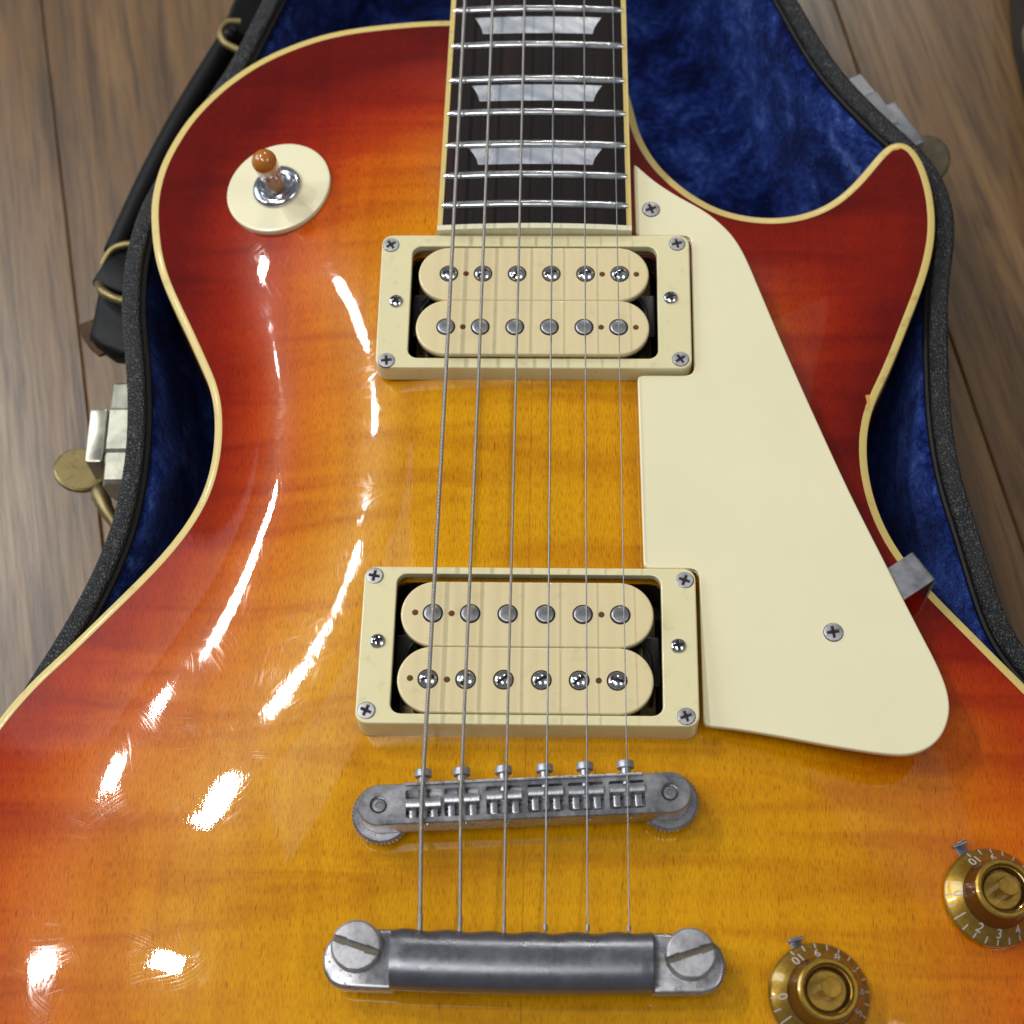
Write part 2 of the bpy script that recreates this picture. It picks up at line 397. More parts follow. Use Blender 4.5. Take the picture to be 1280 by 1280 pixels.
def inside(pt, P):
    x, y = pt[:, 0], pt[:, 1]; c = np.zeros(len(pt), bool); Q = np.roll(P, -1, 0)
    for (x1, y1), (x2, y2) in zip(P, Q):
        k = ((y1 > y) != (y2 > y)); 
        if k.any():
            xi = (x2-x1)*(y-y1)/((y2-y1) if y2 != y1 else 1e-9)+x1; c ^= (k & (x < xi))
    return c
def at_z(P, z): return [(p[0], p[1], z) for p in P]

# ------------------------------------------------------------------ FLOOR
floor = empty('floor', (0, 0, -82)); tag(floor, kind='structure')
ang = math.atan2(330.2-149.7, -191.1+151.5)-math.pi/2      # lean of the planks
ux = np.array([math.cos(ang), math.sin(ang)]); uy = np.array([-math.sin(ang), math.cos(ang)])
P0 = np.array([-151.5, 149.7]); W = 146.
for i in range(-7, 10):
    c = P0+ux*(W*(i+.5))
    me = None
    vf = loft([rrect(W-.3, 3200, .3, -6, n=1), rrect(W-.3, 3200, .3, -.5, n=1), rrect(W-1.5, 3198.8, .2, 0, n=1)], True, True)
    o = put('plank', mesh('plank', vf[0], vf[1], 'floor', 0), (c[0], c[1], -82), floor, (0, 0, ang))
vf = loft([rrect(3600, 3600, 1, -12, n=1), rrect(3600, 3600, 1, -6.4, n=1)], True, True)
put('subfloor', mesh('subfloor', vf[0], vf[1], 'cavity', 0), (0, 0, -82), floor)

# ------------------------------------------------------------------ GUITAR BODY
root = empty('electric_guitar', (0, 0, -61))
tag(root, 'sunburst single-cut electric guitar with cream pickguard, lying in its blue plush case', 'electric guitar')
LEFT = [(-29.5, 261.4), (-37.6, 261.1), (-46.2, 260.3), (-63.5, 257.6), (-74.8, 254.0), (-87.3, 247.6), (-95.6, 241.4), (-103.5, 233.4), (-111.0, 222.8), (-115.4, 213.3), (-118.1, 205.1), (-119.4, 197.0), (-119.6, 189.1), (-118.5, 180.1), (-116.7, 171.5), (-113.8, 162.9), (-109.6, 154.0), (-105.0, 145.0), (-99.4, 133.6), (-96.2, 126.8), (-94.2, 120.4), (-93.2, 114.0), (-92.8, 107.5), (-93.0, 101.0), (-94.0, 94.2), (-95.8, 88.0), (-98.9, 81.2), (-103.4, 73.9), (-108.8, 66.6), (-115.4, 58.6), (-122.3, 50.4), (-129.4, 42.1), (-136.9, 33.6), (-144.0, 23.5)]
LOW = [(-153, 6), (-160, -15), (-163.5, -45), (-160, -80), (-148, -118), (-125, -152), (-90, -176), (-45, -189), (0, -192), (45, -189), (90, -176), (125, -152), (148, -118), (160, -80), (163.5, -45), (161, -12), (154, 8), (144, 24)]
RIGHT = [(30.0, 226.7), (31.7, 218.4), (34.6, 210.6), (38.2, 204.4), (42.6, 199.0), (49.0, 193.2), (54.8, 189.4), (60.8, 187.0), (67.1, 185.7), (73.2, 185.4), (79.3, 186.2), (85.2, 188.2), (91.2, 191.8), (97.0, 197.3), (102.2, 203.8), (106.2, 209.1), (109.7, 212.6), (113.2, 213.6), (116.4, 211.9), (118.9, 207.4), (120.6, 201.2), (121.6, 194.2), (121.8, 186.3), (121.1, 178.5), (119.5, 171.0), (117.2, 163.5), (114.3, 155.8), (111.0, 147.7), (107.6, 139.3), (103.5, 129.9), (99.9, 122.3), (97.8, 116.2), (96.6, 110.0), (96.2, 103.2), (96.6, 96.4), (97.7, 89.8), (100.0, 82.0), (104.1, 73.4), (110.6, 64.0), (115.8, 57.6), (121.6, 50.8), (127.7, 43.6), (134.6, 35.6)]
TOP = [(27, 238), (23, 248), (15, 256), (0, 260.5)]
outline = catmull(LEFT+LOW+RIGHT[::-1]+TOP, 1.4)
outline = smooth_loop(outline, 3)
BIND = 2.3
inner = offset(outline, BIND)
# smooth distance to the edge on a 2 mm grid (screened Poisson)
G = 2.0; gx = np.arange(-176, 177, G); gy = np.arange(-204, 276, G)
XX, YY = np.meshgrid(gx, gy); ins = inside(np.c_[XX.ravel(), YY.ravel()], inner).reshape(XX.shape)
Ls = 17.0/G; u = np.where(ins, 0., 1.)
for it in range(900):
    nb = (np.roll(u, 1, 0)+np.roll(u, -1, 0)+np.roll(u, 1, 1)+np.roll(u, -1, 1))
    u = np.where(ins, nb/(4+1/Ls**2), 1.)
D = -np.log(np.maximum(u, 1e-9))*Ls*G
hwy = np.interp(YY, [-200, -170, -120, -60, 0, 40, 75, 105, 135, 190, 225, 262], [95, 120, 152, 160, 142, 122, 104, 98, 99, 110, 109, 100])
T = D/hwy
def sstep(a, b, x):
    t = np.clip((x-a)/(b-a), 0, 1); return t*t*(3-2*t)
EDGE_Z = -11.0
def height(t):
    return EDGE_Z+np.interp(np.asarray(t), _tt, _hh)
_tt = np.linspace(0, 1.6, 800)
_sl = sstep(.07, .33, _tt)*(1-sstep(.33, .86, _tt))-.06*np.exp(-((_tt-.04)/.03)**2)
_hh = np.cumsum(_sl); _hh = -EDGE_Z*_hh/_hh[-1]
H = height(T)
for _ in range(4):
    S_ = (np.roll(H, 1, 0)+np.roll(H, -1, 0)+np.roll(H, 1, 1)+np.roll(H, -1, 1))/4; H = np.where(ins, .5*H+.5*S_, EDGE_Z)
burst = T+.04+.05*sstep(40, -20, YY)*sstep(0, -60, XX)+.09*np.exp(-((YY-85)/60)**2)*sstep(0, -30, XX)-.17*sstep(120, 225, YY)*sstep(-10, -50, XX)*1.0-.06*sstep(40, 120, XX)
burst = burst+.10*sstep(120, 20, YY)+.12*sstep(70, 10, YY)*sstep(0, 60, XX)
def samp(F, x, y):
    fx = (np.asarray(x)-gx[0])/G; fy = (np.asarray(y)-gy[0])/G
    i = np.clip(fx.astype(int), 0, len(gx)-2); j = np.clip(fy.astype(int), 0, len(gy)-2); a = fx-i; b = fy-j
    return (F[j, i]*(1-a)*(1-b)+F[j, i+1]*a*(1-b)+F[j+1, i]*(1-a)*b+F[j+1, i+1]*a*b)
def zbody(x, y): return float(samp(H, np.array([x]), np.array([y]))[0])
# pickup openings in the top
CAV = [(0.2, 144.2, 73.5, 39.5), (0.1, 38.6, 73.5, 42.0)]
cav_loops = [np.array(rrect(w, h, 3.5, 0, cx, cy, 3))[:, :2] for cx, cy, w, h in CAV]
step = 2.5
px, py = np.meshgrid(np.arange(-168, 169, step), np.arange(-196, 268, step)); px = px+((np.arange(px.shape[0]) % 2)*step/2)[:, None]
pts = np.c_[px.ravel(), py.ravel()]
keep = inside(pts, offset(outline, BIND+1.5))
for l in cav_loops: keep &= ~inside(pts, smooth_loop(l+(-normals2(l))*1.2, 0))
pts = pts[keep]
def resample(P, s): 
    d = np.r_[0, np.cumsum(np.linalg.norm(np.roll(P, -1, 0)-P, axis=1))]; n = int(d[-1]/s); q = np.linspace(0, d[-1], n, endpoint=False)
    PP = np.r_[P, P[:1]]; return np.c_[np.interp(q, d, PP[:, 0]), np.interp(q, d, PP[:, 1])]
nb = len(inner); allp = [tuple(p) for p in inner]; edges = [(i, (i+1) % nb) for i in range(nb)]
for l in cav_loops:
    l2 = resample(l, 2.0); k = len(allp); allp += [tuple(p) for p in l2]; edges += [(k+i, k+(i+1) % len(l2)) for i in range(len(l2))]
allp += [tuple(p) for p in pts]
cv, ce, cf, _, _, _ = delaunay_2d_cdt([Vector((float(a), float(b))) for a, b in allp], edges, [], 0, 1e-5)
cvn = np.array([(v.x, v.y) for v in cv]); tris = [tuple(f) for f in cf]
cen = cvn[np.array(tris)].mean(1); ok = inside(cen, inner)
for l in cav_loops: ok &= ~inside(cen, l)
tris = [t for t, o_ in zip(tris, ok) if o_]
vz = samp(H, cvn[:, 0], cvn[:, 1])
# fade exactly to the binding height at the rim
from_edge = samp(D, cvn[:, 0], cvn[:, 1]); vz = np.where(from_edge < 1.2, EDGE_Z, vz)
me = mesh('maple_top', np.c_[cvn, vz], tris, 'maple', smooth=0)
me.polygons.foreach_set('use_smooth', [True]*len(me.polygons))
# colour attributes of the finish
def fattr(me, name, vals):
    a = me.attributes.new(name, 'FLOAT', 'POINT'); a.data.foreach_set('value', np.asarray(vals, dtype=np.float32))
bx, by = cvn[:, 0], cvn[:, 1]
fattr(me, 'burst', samp(burst, bx, by)); fattr(me, 'side', 1-sstep(-14, 6, bx)*1.0)
seam_x = 1.0-(by-62)*.012
fattr(me, 'seam', np.clip(np.abs(bx-0.6+0*seam_x), 0, 50))
flip = me.polygons[0].normal.z < 0
if flip: me.flip_normals()
body = put('body_top', me, (0, 0, 0), root)
body['label'] = 'arched maple top, amber in the middle and cherry red round the edge'
def chip(pts_, mat):
    P = [(x, y, zbody(x, y)+.05) for x, y in pts_]; n_ = len(P); V = P+[(x, y, z-.5) for x, y, z in P]
    obj('finish_chip', V, [tuple(range(n_))]+[(i, n_+i, n_+(i+1) % n_, (i+1) % n_) for i in range(n_)], mat, root, smooth=0)['label'] = 'small chip in the lacquer showing bare wood'
chip([(109.6, 209.6), (110.8, 210.9), (112.4, 211.3), (113.6, 211.2), (112.2, 210.4), (111.0, 210.3)], 'barewood')
chip([(96.9, 124.0), (98.0, 124.2), (98.2, 122.6), (97.4, 119.8)], 'barewood')
# binding
loops = [at_z(inner, EDGE_Z+.02), at_z(offset(outline, .5), EDGE_Z+.02), at_z(offset(outline, .12), EDGE_Z-.22), at_z(outline, EDGE_Z-.7), at_z(outline, -17.5)]
v, f = loft(loops); b = obj('binding', v, f, 'binding', root, origin=(0, 0, -17.5))
loops = [at_z(outline, -17.5), at_z(outline, -56), at_z(offset(outline, 1.2), -60), at_z(offset(outline, 4), -61)]
v, f = loft(loops, cap1=True); obj('body_side', v, f, 'mahog', root, origin=(0, 0, -61))
for (cx, cy, w, h) in CAV:
    v, f = loft([rrect(w, h, 3.5, -.05, cx, cy, 3), rrect(w, h, 3.5, -16, cx, cy, 3)], cap1=True)
    obj('pickup_cavity', v, f, 'cavity', root)

# ------------------------------------------------------------------ NECK AND FINGERBOARD
FB_Z = lambda y: 9.75-(y-168)*.0110        # board surface (middle) along its length
YE = 418.
half = lambda y: 28.6-(y-168)*.0150
def arc(x): return -x*x/610.
def board(half_in, half_out, zt_off, y0, y1, zb, nx=14, ny=2):
    pass
fb = MB()
nx = 16
def strip_block(ys, hwf0, hwf1, dz=0, zb=-1., a=-1, b=1):
    """solid between x fractions, following the radius; hwf0/1 give left/right x at y"""
    loops = []
    for y in ys:
        x0, x1 = hwf0(y), hwf1(y); xs = np.linspace(x0, x1, nx+1)
        top = [(x, y, FB_Z(y)+arc(x)+dz) for x in xs]; loops.append(top+[(x1, y, zb), (x0, y, zb)])
    return loft(loops, True, True)
bw = 1.5
ys = np.linspace(169.6, YE, 8)
v, f = strip_block(ys, lambda y: -half(y)+bw, lambda y: half(y)-bw)
fbo = obj('fingerboard', v, f, 'rosewood', root, origin=(0, 168, -1))
for s in (-1, 1):
    lo, hi = (lambda y: -half(y)), (lambda y: -half(y)+bw-.02)
    if s > 0: lo, hi = (lambda y: half(y)-bw+.02), (lambda y: half(y))
    v, f = strip_block(ys, lo, hi, .03); obj('side_binding', v, f, 'binding', fbo, origin=(0, 168, -1))
v, f = strip_block([167.9, 168.3, 169.58], lambda y: -half(168), lambda y: half(168), .03); obj('end_binding', v, f, 'endbind', fbo, origin=(0, 168, -1))
# frets
def fret(y, hw):
    prof = [(-1.3, -.3), (-1.25, .25), (-.95, .62), (-.5, .88), (0, .98), (.5, .88), (.95, .62), (1.25, .25), (1.3, -.3)]
    xs = np.linspace(-hw, hw, 33); loops = []
    for i, x in enumerate(xs):
        e = min(i, 32-i); k = {0: .6, 1: .92}.get(e, 1.)
        loops.append([(x, dy*k, arc(x)+dz*k) for dy, dz in prof])
    return loft(loops, True, True)
for n in range(22, 11, -1):
    d = 628*2**(-n/12)
    if d > YE-3: continue
    y = d+.2; v, f = fret(y, half(y)-1.1)
    me = mesh('fret', v, f, 'fret', 40); put('fret', me, (0, y, FB_Z(y)), fbo)
for (wa, wb, yc, hh) in ((19.9, 17.1, 193.6, 5.9), (19.9, 17.3, 217.0, 6.0), (19.7, 17.0, 243.0, 6.4), (19.6, 16.6, 272.6, 8.5), (19.4, 16, 306, 10), (19, 15.5, 366, 12)):
    xs = np.linspace(-1, 1, 19); top = []; 
    prof = [0, .35, .7, 1.0]
    loops = []
    for t in prof:
        hw = wb+(wa-wb)*(t**1.6); yy = yc-hh/2+hh*t
        loops.append([(x*hw, yy, FB_Z(yy)+arc(x*hw)+.035) for x in xs])
    vv = [p for l in loops for p in l]; ff = [(a*19+i, a*19+i+1, (a+1)*19+i+1, (a+1)*19+i) for a in range(3) for i in range(18)]
    k = len(vv); rim = [a for a in range(19)]+[a*19+18 for a in range(1, 4)]+[3*19+a for a in range(17, -1, -1)]+[2*19, 19]
    vv += [(vv[i][0], vv[i][1], vv[i][2]-.5) for i in rim]
    ff += [(rim[(i+1) % len(rim)], rim[i], k+i, k+(i+1) % len(rim)) for i in range(len(rim))]
    obj('inlay', vv, ff, 'pearl', fbo, smooth=30)
# neck wood under the board
loops = []
for y, dep in ((214, -1.1), (214.1, -44), (236, -44), (252, -34), (266, -19), (280, -15), (YE, -13)):
    w = half(y)-.5; loops.append([(w, y, -1.02), (w*.98, y, -1-(abs(dep)-1)*.35), (w*.8, y, -1-(abs(dep)-1)*.72), (w*.4, y, dep*.96), (0, y, dep), (-w*.4, y, dep*.96), (-w*.8, y, -1-(abs(dep)-1)*.72), (-w*.98, y, -1-(abs(dep)-1)*.35), (-w, y, -1.02)])
v, f = loft(loops, True, True); obj('neck', v, f, 'mahog', root)
# neck block that fills the gap between top and board inside the body
v, f = loft([rrect(54, 60, 1, -14, 0, 199, 2), rrect(54, 60, 1, -1.05, 0, 199, 2)], True, True); obj('neck_block', v, f, 'mahog', root)

# ------------------------------------------------------------------ PICKGUARD
PG = [(29.6, 195.6), (31.2, 192.6), (36.1, 187.6), (43.1, 182.2), (47.6, 179.3), (51.3, 176.6), (54.8, 173.2), (57.7, 169.7), (59.9, 166.0), (61.9, 161.4), (65.9, 149.4), (71.6, 132.0), (79.8, 108.2), (88.4, 84.4), (96.6, 63.8), (100.3, 54.4), (104.3, 44.6), (107.9, 35.8), (109.8, 29.7), (110.4, 24.3), (109.2, 19.0), (106.5, 14.7), (102.8, 12.1), (98.6, 10.9), (93.5, 11.0), (81.3, 12.7), (67.0, 15.3), (54.6, 17.3), (46.4, 18.1)]
GZ = 4.6
core = catmull(PG[1:], 2.0, closed=False)
notch = [(46.3, 18.2), (46.2, 40), (46.1, 62.4), (31.2, 62.4), (30.6, 92), (30.0, 121.8), (46.1, 121.8), (46.15, 144), (46.2, 168.7), (30.0, 168.7), (29.7, 182), (29.5, 194.6)]
pgl = np.array([tuple(p) for p in core[:-1]]+notch)
pgl = resample(pgl, 1.4)
# keep the corners reasonably crisp: a light smoothing only
pgl = smooth_loop(pgl, 1)
v, f = loft([at_z(offset(pgl, .1), GZ-2.1), at_z(pgl, GZ-1.9), at_z(pgl, GZ-.35), at_z(offset(pgl, .12), GZ-.1), at_z(offset(pgl, .4), GZ), at_z(offset(pgl, .6), GZ)], True, True)
guard = obj('pickguard', v, f, 'pick', root, smooth=50)
# ------------------------------------------------------------------ SCREW HEADS
def head(r, dome, kind, sw=.16, depth=.5, N=30, flat_rim=False, mats=('steel', 'recessdark'), name='screw', base=.6):
    """round head with a pressed recess; square grid mapped to a disc"""
    vs = []; idx = {}; fs = []; mi = []
    for j in range(N+1):
        for i in range(N+1):
            a, b = 2*i/N-1, 2*j/N-1
            x = a*math.sqrt(1-b*b/2); y = b*math.sqrt(1-a*a/2); rr = math.hypot(x, y)
            z = dome*(1-rr*rr)
            if rr > .9: z -= .12*r*(rr-.9)/.1
            low = 0
            if kind == 'cross': low = ((abs(x) < sw and abs(y) < .62) or (abs(y) < sw and abs(x) < .62)) ; d = depth*(1-.5*rr)
            elif kind == 'slot': low = abs(y) < sw and rr < 2; d = depth
            if low: z -= d
            idx[i, j] = len(vs); vs.append((x*r, y*r, z))
    for j in range(N):
        for i in range(N):
            q = (idx[i, j], idx[i+1, j], idx[i+1, j+1], idx[i, j+1])
            fs.append(q)
            if kind == 'cross': m = 1 if sum(1 for k in q if vs[k][2] < dome*(1-(math.hypot(vs[k][0], vs[k][1])/r)**2)-depth*.3) >= 3 else 0
            elif kind == 'slot': m = 1 if sum(1 for k in q if abs(vs[k][1]) < sw*r) >= 4 else 0
            else: m = 0
            mi.append(m)
    rim = [idx[i, 0] for i in range(N)]+[idx[N, j] for j in range(N)]+[idx[i, N] for i in range(N, 0, -1)]+[idx[0, j] for j in range(N, 0, -1)]
    k = len(vs); vs += [(vs[q][0], vs[q][1], -base) for q in rim]
    for i in range(len(rim)):
        j = (i+1) % len(rim); fs.append((rim[j], rim[i], k+i, k+j)); mi.append(0)
    return mesh(name, vs, fs, list(mats), 32, mi)
flat_screw = head(2.45, .12, 'cross', .17, .26)
adj_screw = head(2.1, .75, 'cross', .18, .55, mats=('chrome', 'recessdark'))
pole_scr = head(2.5, .95, 'slot', .13, .6, mats=('chrome', 'recessdark'))
guard_screw = head(2.7, .3, 'cross', .18, .3)
for (x, y) in ((34.5, 177.8), (81.3, 44.3)):
    v, f = lathe([(3.0, 0), (2.85, .02)], 24, False, True)
    put('screw', guard_screw, (x, y, GZ+.3), guard, (0, 0, random.uniform(0, 1.5)))
# ------------------------------------------------------------------ PICKUP RINGS AND PICKUPS
def ring(cx, cy, w, h, icx, icy, iw, ih, z, tilt, rot=0.):
    t = lambda x, y: tilt(y)
    L = [rrect(w+.4, h+.4, 3.4, -.3, cx, cy), rrect(w, h, 3.2, z-.5, cx, cy, tilt=t), rrect(w-.18, h-.18, 3.1, z-.17, cx, cy, tilt=t), rrect(w-.6, h-.6, 2.9, z, cx, cy, tilt=t), rrect(w-.9, h-.9, 2.8, z, cx, cy, tilt=t),
         rrect(iw+.9, ih+.9, 3.2, z, icx, icy, tilt=t), rrect(iw+.6, ih+.6, 3.1, z, icx, icy, tilt=t), rrect(iw+.15, ih+.15, 2.9, z-.16, icx, icy, tilt=t), rrect(iw, ih, 2.8, z-.5, icx, icy, tilt=t), rrect(iw, ih, 2.8, z-2.5, icx, icy, tilt=t),
         rrect(iw+4, ih+3.2, 3, z-2.6, icx, icy, tilt=t), rrect(iw+4, ih+3.2, 3, -.25, icx, icy)]
    v, f = loft(L); return obj('pickup_ring', v, f, 'ring', root, smooth=40)
tiltN = lambda y: 0.0
tiltB = lambda y: (61.6-y)/47.7*3.5
rN = ring(.3, 145.2, 90.3, 44.6, .1, 144.9, 71.6, 37.4, 6.5, tiltN)
rB = ring(.3, 38.8, 89.3, 45.5, .1, 39.2, 71.0, 40.4, 6.5, tiltB)
for (x, y) in ((-42.1, 164.0), (41.9, 164.6), (-41.6, 125.2), (42.2, 126.0)):
    put('mounting_screw', flat_screw, (x, y, 6.76), rN, (0, 0, random.uniform(0, 1.5)))
for (x, y) in ((-41.6, 58.6), (42.0, 58.0), (-41.5, 19.6), (41.5, 18.9)):
    put('mounting_screw', flat_screw, (x, y, 6.76+tiltB(y)), rB, (-.073, 0, random.uniform(0, 1.5)))
for (x, y, r_, t) in ((-39.8, 144.8, rN, tiltN), (39.7, 146.2, rN, tiltN), (-39.6, 39.3, rB, tiltB), (39.9, 38.7, rB, tiltB)):
    o = put('height_screw', adj_screw, (x, y, 6.9+t(y)), r_, (0, 0, random.uniform(0, 1.5)))
def bobbin(cx, cy, w, h, z, zb):
    r = h/2-.01
    n = 14
    L = [rrect(w-.4, h-.4, r-.2, z-2.3, cx, cy, n), rrect(w, h, r, z-2.1, cx, cy, n), rrect(w, h, r, z-.5, cx, cy, n), rrect(w-.18, h-.18, r-.09, z-.2, cx, cy, n),
         rrect(w-.6, h-.6, r-.3, z-.03, cx, cy, n), rrect(w-1.1, h-1.1, r-.55, z, cx, cy, n), rrect(w-1.4, h-1.4, r-.7, z, cx, cy, n)]
    return loft(L, True, True)
slug = None
def slug_mesh():
    v, f = lathe([(2.35, -1), (2.35, .28), (2.2, .42), (1.9, .48)], 28, False, True); return mesh('slug_pole', v, f, 'pole', 40)
slug = slug_mesh()
collar = mesh('pole_hole', *lathe([(2.75, -.6), (2.75, .04), (2.72, .05), (2.3, .05)], 28, False, False), 'recessdark', 30)  # recess darkness round each pole, painted as a flat ring
pin = mesh('pin_hole', *lathe([(.85, -.6), (.85, .03), (.83, .04)], 14, False, True), 'hole', 30)
def pickup(name_label, coils, zt, screw_first, holes, angles, base):
    p = empty('pickup', (0, coils[0][1]-9, -6), root); p['label'] = name_label
    cy = (coils[0][1]+coils[1][1])/2
    v, f = bevbox(69, 38, 1.2, .2, 2, -7.5, 0, cy); obj('base_plate', v, f, 'brass', p)
    mbt = MB()
    for (cx_, y_, w_, h_, _, _) in coils: mbt.add(*loft([rrect(w_-4.5, h_-2.6, (h_-2.6)/2-.01, q_, cx_, y_, 10) for q_ in (-6.2, zt-2.2)], True, True))
    mbt.obj('coil_tape', 'black', p)
    for sx in (-1, 1):
        mb = MB()
        mb.add(*bevbox(4.6, 14, 1., .2, .6, -1.5, sx*33.2, cy)); mb.add(*tube([(sx*30, cy+5, 1), (sx*32.6, cy+1, 1.6), (sx*33.4, cy-4, 0), (sx*33, cy-12, -3)], .5, 8))
        mb.obj('lead_wire', 'black', p)
    for k, (cx, y, w, h, x0, x1) in enumerate(coils):
        v, f = bobbin(cx, y, w, h, zt, 1.0); bo = obj('bobbin', v, f, 'bobbin', p, smooth=45)
        scr = (k == 0) == screw_first
        for i in range(6):
            x = x0+(x1-x0)*i/5
            put('pole_hole', collar, (x, y, zt), bo)
            if scr: put('pole_screw', pole_scr, (x, y, zt+.15), bo, (0, 0, angles[i]))
            else: put('slug_pole', slug, (x, y, zt), bo, (0, 0, 0))
        for hx, hy in holes[k]: put('pin_hole', pin, (hx, y+hy, zt), bo)
    return p
sp_ = 9.9
pN = pickup('neck pickup with cream coils, screw poles on the upper coil', [(0, 153.1, 66.8, 17.9, -24.6, 25.0), (-.1, 135.3, 66.9, 17.8, -24.9, 24.6)], 8.3, True,
       [[(-19.6, 0), (19.9, -.1), (29.8, -.1)], [(-20, 0), (19.6, 0), (29.5, 0)]], [.15, .8, 1.1, .3, .2, .7], 0)
pB = pickup('bridge pickup with cream coils, screw poles on the lower coil', [(-.1, 46.6, 67.0, 18.4, -25.1, 24.6), (-.3, 28.2, 67.0, 18.2, -25.7, 23.7)], 10.2, False,
       [[(-29.8, .2), (-20.1, 0), (19.6, 0)], [(-30.4, .2), (-20.7, -.1), (18.9, 0)]], [.25, 1.1, .6, .5, .7, -.3], 0)

# ------------------------------------------------------------------ BRIDGE
A = Vector((-36.5, -6.6)); B = Vector((36.8, -2.4)); th = math.atan2(B.y-A.y, B.x-A.x); mid = (A+B)/2; hl = (B-A).length/2
br = empty('bridge', (mid.x, mid.y, 2.5), root)
def loc2(lx, ly): c, s = math.cos(th), math.sin(th); return (mid.x+c*lx-s*ly, mid.y+s*lx+c*ly)
def bridge_outline(inset=0., narrow=0.):
    rr = 5.3-inset; w2 = 5.2-inset; p = []
    n = 12
    for i in range(n+1): a = R(-90+180*i/n); p.append((hl+rr*math.cos(a), rr*math.sin(a)))
    for x in np.linspace(hl-2, -hl+2, 30): p.append((x, w2))
    for i in range(n+1): a = R(90+180*i/n); p.append((-hl+rr*math.cos(a), rr*math.sin(a)))
    for x in np.linspace(-hl+2, hl-2, 30): p.append((x, -w2))
    return [loc2(*q) for q in p]
SX = [-25.2, -15.5, -4.9, 5.5, 15.7, 26.0]
# body of the bridge: top plate with real slots, built by constrained triangulation
bo = bridge_outline(.25); slots = []
pocket = []
for i, x in enumerate(SX):
    lx = (x-mid.x)/math.cos(th)
    pocket.append((lx, -0.1, 9.0, 7.2))
def rect_loc(lx, ly, w, h, n=2, r=.5): return [loc2(a, b) for a, b, _ in rrect(w, h, r, 0, lx, ly, n)]
def post_hole(s, r=2.3): return [loc2(s*hl+r*math.cos(2*math.pi*i/20), r*math.sin(2*math.pi*i/20)) for i in range(20)]
holes_ = [rect_loc(*p) for p in pocket]+[post_hole(-1), post_hole(1)]
al = list(bo); ed = [(i, (i+1) % len(bo)) for i in range(len(bo))]
for h in holes_:
    k = len(al); al += h; ed += [(k+i, k+(i+1) % len(h)) for i in range(len(h))]
cv, ce, cf, _, _, _ = delaunay_2d_cdt([Vector(p) for p in al], ed, [], 0, 1e-6)
c2 = np.array([(p.x, p.y) for p in cv]); tr = [tuple(f) for f in cf]; cc = c2[np.array(tr)].mean(1); ok = inside(cc, np.array(bo))
for h in holes_: ok &= ~inside(cc, np.array(h))
BZ = 14.0
mb = MB(); mb.add([(a, b, BZ) for a, b in c2], [t for t, q in zip(tr, ok) if q])
full = bridge_outline(0)
mb.add(*loft([at_z(bo, BZ), at_z(full, BZ-.35), at_z(full, 6.2), at_z(bridge_outline(.4), 5.8)], False, True))
for h in holes_[:6]: mb.add(*loft([at_z(h, BZ), at_z(h, BZ-3.3)], False, True))
for h in holes_[6:]: mb.add(*loft([at_z(h, BZ), at_z(h, BZ-1.6)], False, True), 0)
# raised lip along the pickup side
lip = [(x, 5.05) for x in np.linspace(-30, 30, 20)]; 
mb.add(*tube([(*loc2(x, 4.95), BZ+.25) for x, _ in lip], .42, 8))
bm_o = mb.obj('bridge_body', 'nickel', br, smooth=30)
for s in (-1, 1):
    c = loc2(s*hl, 0)
    v, f = lathe([(1.9, 3), (1.9, BZ-.9), (1.6, BZ-.5), (.9, BZ-.45), (.8, BZ-.7)], 24, False, True, c); obj('post', v, f, 'pole', br)
    # knurled thumbwheel
    n = 90; L = []
    for rr, z in ((6.9, 2.6), (7.6, 3.0), (7.6, 5.3), (7.1, 5.75), (2, 5.75)):
        L.append([(c[0]+(rr+(.16*(-1)**i if rr > 7.2 else 0))*math.cos(2*math.pi*i/n), c[1]+(rr+(.16*(-1)**i if rr > 7.2 else 0))*math.sin(2*math.pi*i/n), z) for i in range(n)])
    v, f = loft(L, True, True); obj('thumbwheel', v, f, 'nickel', br, smooth=25)
    v, f = lathe([(3.4, zbody(*c)), (3.4, 1.0), (3.0, 1.4), (2, 1.4), (2, 2.9)], 24, True, True, c); obj('post_bushing', v, f, 'nickel', br)
SY = [-6.2, -4.8, -3.9, -2.8, -2.4, -1.7]
